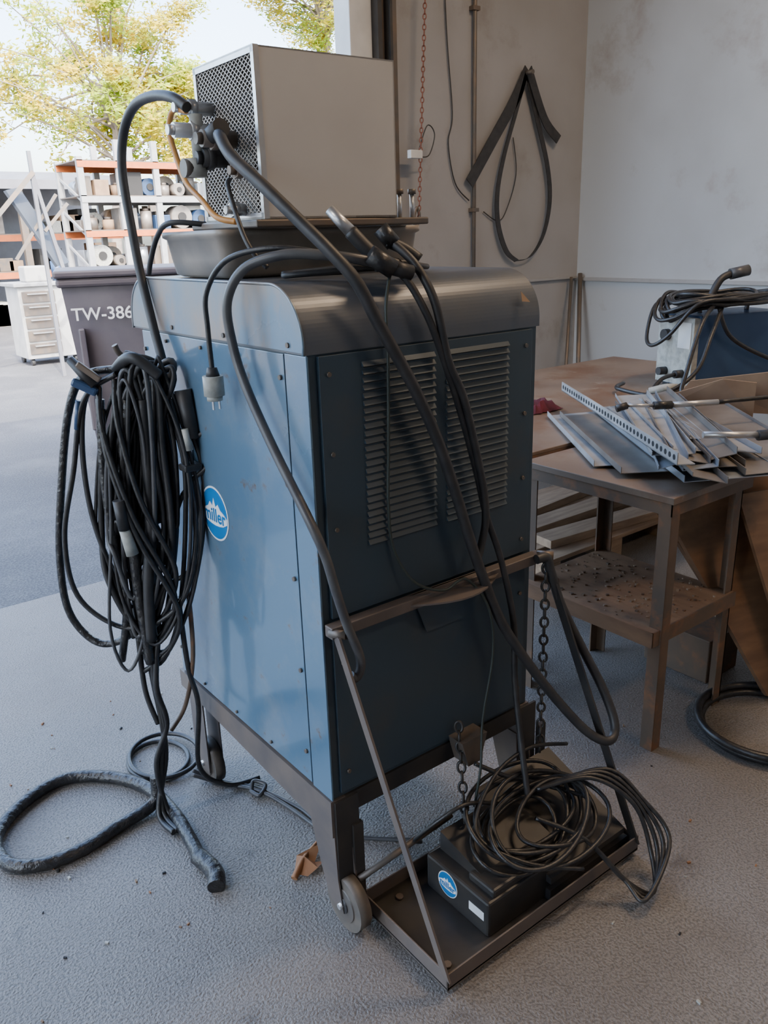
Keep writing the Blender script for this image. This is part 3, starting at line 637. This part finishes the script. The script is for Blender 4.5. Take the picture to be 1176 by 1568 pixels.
b.box((2.1,10.15,1.0),(2.9,10.85,1.05),rackwh,.01);b.box((2.3,10.3,1.05),(2.6,10.6,1.25),cabm,.02);b.cyl((2.75,10.4,1.05),(2.75,10.4,1.3),.08,blueb,14)
for x in(2.22,2.78):
    for y in(10.28,10.72): b.cyl((x-.02,y,.035),(x+.02,y,.035),.047,black,12)
b.done()
def tree(name,base,cc,rad,nleaf,seed,bias=0):
    rd=random.Random(seed);b=MB(name);base=V(base);cc=V(cc)
    top=cc+V((0,0,rad[2]*.2))
    b.tube([base,base+V((.15,.1,cc.z*.3)),V((cc.x-.1,cc.y,cc.z*.65)),top],.15,bark,n=8,rs=lambda t:.17*(1-t)+.03)
    ends=[]
    for i in range(46):
        u=V((rd.gauss(0,1),rd.gauss(0,1),rd.gauss(0,.8))).normalized()
        e=cc+V((u.x*rad[0],u.y*rad[1],u.z*rad[2]))*rd.uniform(.65,1.05)
        st=V((cc.x,cc.y,cc.z-rad[2]*rd.uniform(.1,.8)))
        mid=(st+e)/2+V((rd.uniform(-.3,.3),rd.uniform(-.3,.3),.25))
        b.tube([st,mid,e],.03,bark,k=4,n=5,rs=lambda t:.04*(1-t)+.008)
        for k_ in range(7):
            q_=mid.lerp(e,rd.uniform(.1,1));q2=q_+V((rd.uniform(-.7,.7),rd.uniform(-.7,.7),rd.uniform(-.6,.4)))
            b.tube([q_,q2],.010,bark,k=1,n=4)
            wgt=1
            if bias: wgt=2 if (e.x-cc.x)>-.15*rad[0] else (1 if rd.random()<.45 else 0)
            ends+=[q2,q_.lerp(q2,.5)]*wgt
    vs=[];fs=[]
    for i in range(nleaf):
        c_=rd.choice(ends)+V((rd.gauss(0,.17),rd.gauss(0,.17),rd.gauss(0,.14)))
        a=V((rd.gauss(0,1),rd.gauss(0,1),rd.gauss(0,.6))).normalized();w=a.orthogonal().normalized()
        s_=rd.uniform(.05,.10);o=len(vs);vs+=[c_-a*s_,c_+w*s_*.45,c_+a*s_,c_-w*s_*.45];fs.append((o,o+1,o+2,o+3))
    b.add(vs,fs,leafm);return b.done()
tree('tree',(8.2,22.8,-.012),(8.7,22.8,6.0),(4.0,2.6,3.2),38000,3,1)
tree('tree.001',(17.0,24,-.012),(16.8,24,9.6),(3.0,2.6,2.8),24000,5)
# ------------------------------------------------------------------ light
w=bpy.data.worlds.new('sky');scene.world=w;w.use_nodes=True;nt=w.node_tree
sk=nt.nodes.new('ShaderNodeTexSky');sk.sky_type='NISHITA';sk.sun_disc=False;sk.sun_elevation=math.radians(48);sk.sun_rotation=math.radians(200);sk.dust_density=4;sk.air_density=1.0
bg=nt.nodes['Background'];bg.inputs[1].default_value=.75;nt.links.new(sk.outputs[0],bg.inputs[0])
def light(name,typ,loc,target,energy,color=(1,1,1),**k):
    l=bpy.data.lights.new(name,typ);l.energy=energy;l.color=color
    for a,v in k.items(): setattr(l,a,v)
    o=bpy.data.objects.new(name,l);scene.collection.objects.link(o);o.location=loc
    o.rotation_euler=(V(target)-V(loc)).to_track_quat('-Z','Y').to_euler();return o
light('sun','SUN',(0,0,20),(3,14,5),4.5,(1,.95,.85),angle=.01)
for i,(x,y,e) in enumerate(((-3,1,26),(1.4,-3.0,17),(2.2,-.4,26))):  # unseen area lamps, added as fill to brighten the interior
    light('added_fill_lamp' if i==0 else 'added_fill_lamp.%03d'%i,'AREA',(x,y,4.2),(x,y,0),e,(1,.72,.47) if i else (1,.95,.9),shape='RECTANGLE',size=1.2,size_y=.3)
# ------------------------------------------------------------------ camera
psi,th_,ro=.6519,.3255,-.0312
f=V((math.sin(psi)*math.cos(th_),math.cos(psi)*math.cos(th_),-math.sin(th_)));r0=V((math.cos(psi),-math.sin(psi),0));u0=r0.cross(f)
r=r0*math.cos(ro)+u0*math.sin(ro);u=-r0*math.sin(ro)+u0*math.cos(ro)
cam=bpy.data.cameras.new('camera');co=bpy.data.objects.new('camera',cam);scene.collection.objects.link(co)
co.matrix_world=Matrix(((r.x,u.x,-f.x,-.7884),(r.y,u.y,-f.y,-1.2425),(r.z,u.z,-f.z,1.4854),(0,0,0,1)))
cam.sensor_fit='VERTICAL';cam.sensor_height=24;cam.lens=1766.08/2212*24;cam.clip_start=.02;cam.clip_end=300
scene.camera=co
scene.view_settings.view_transform='AgX';scene.view_settings.exposure=1.65
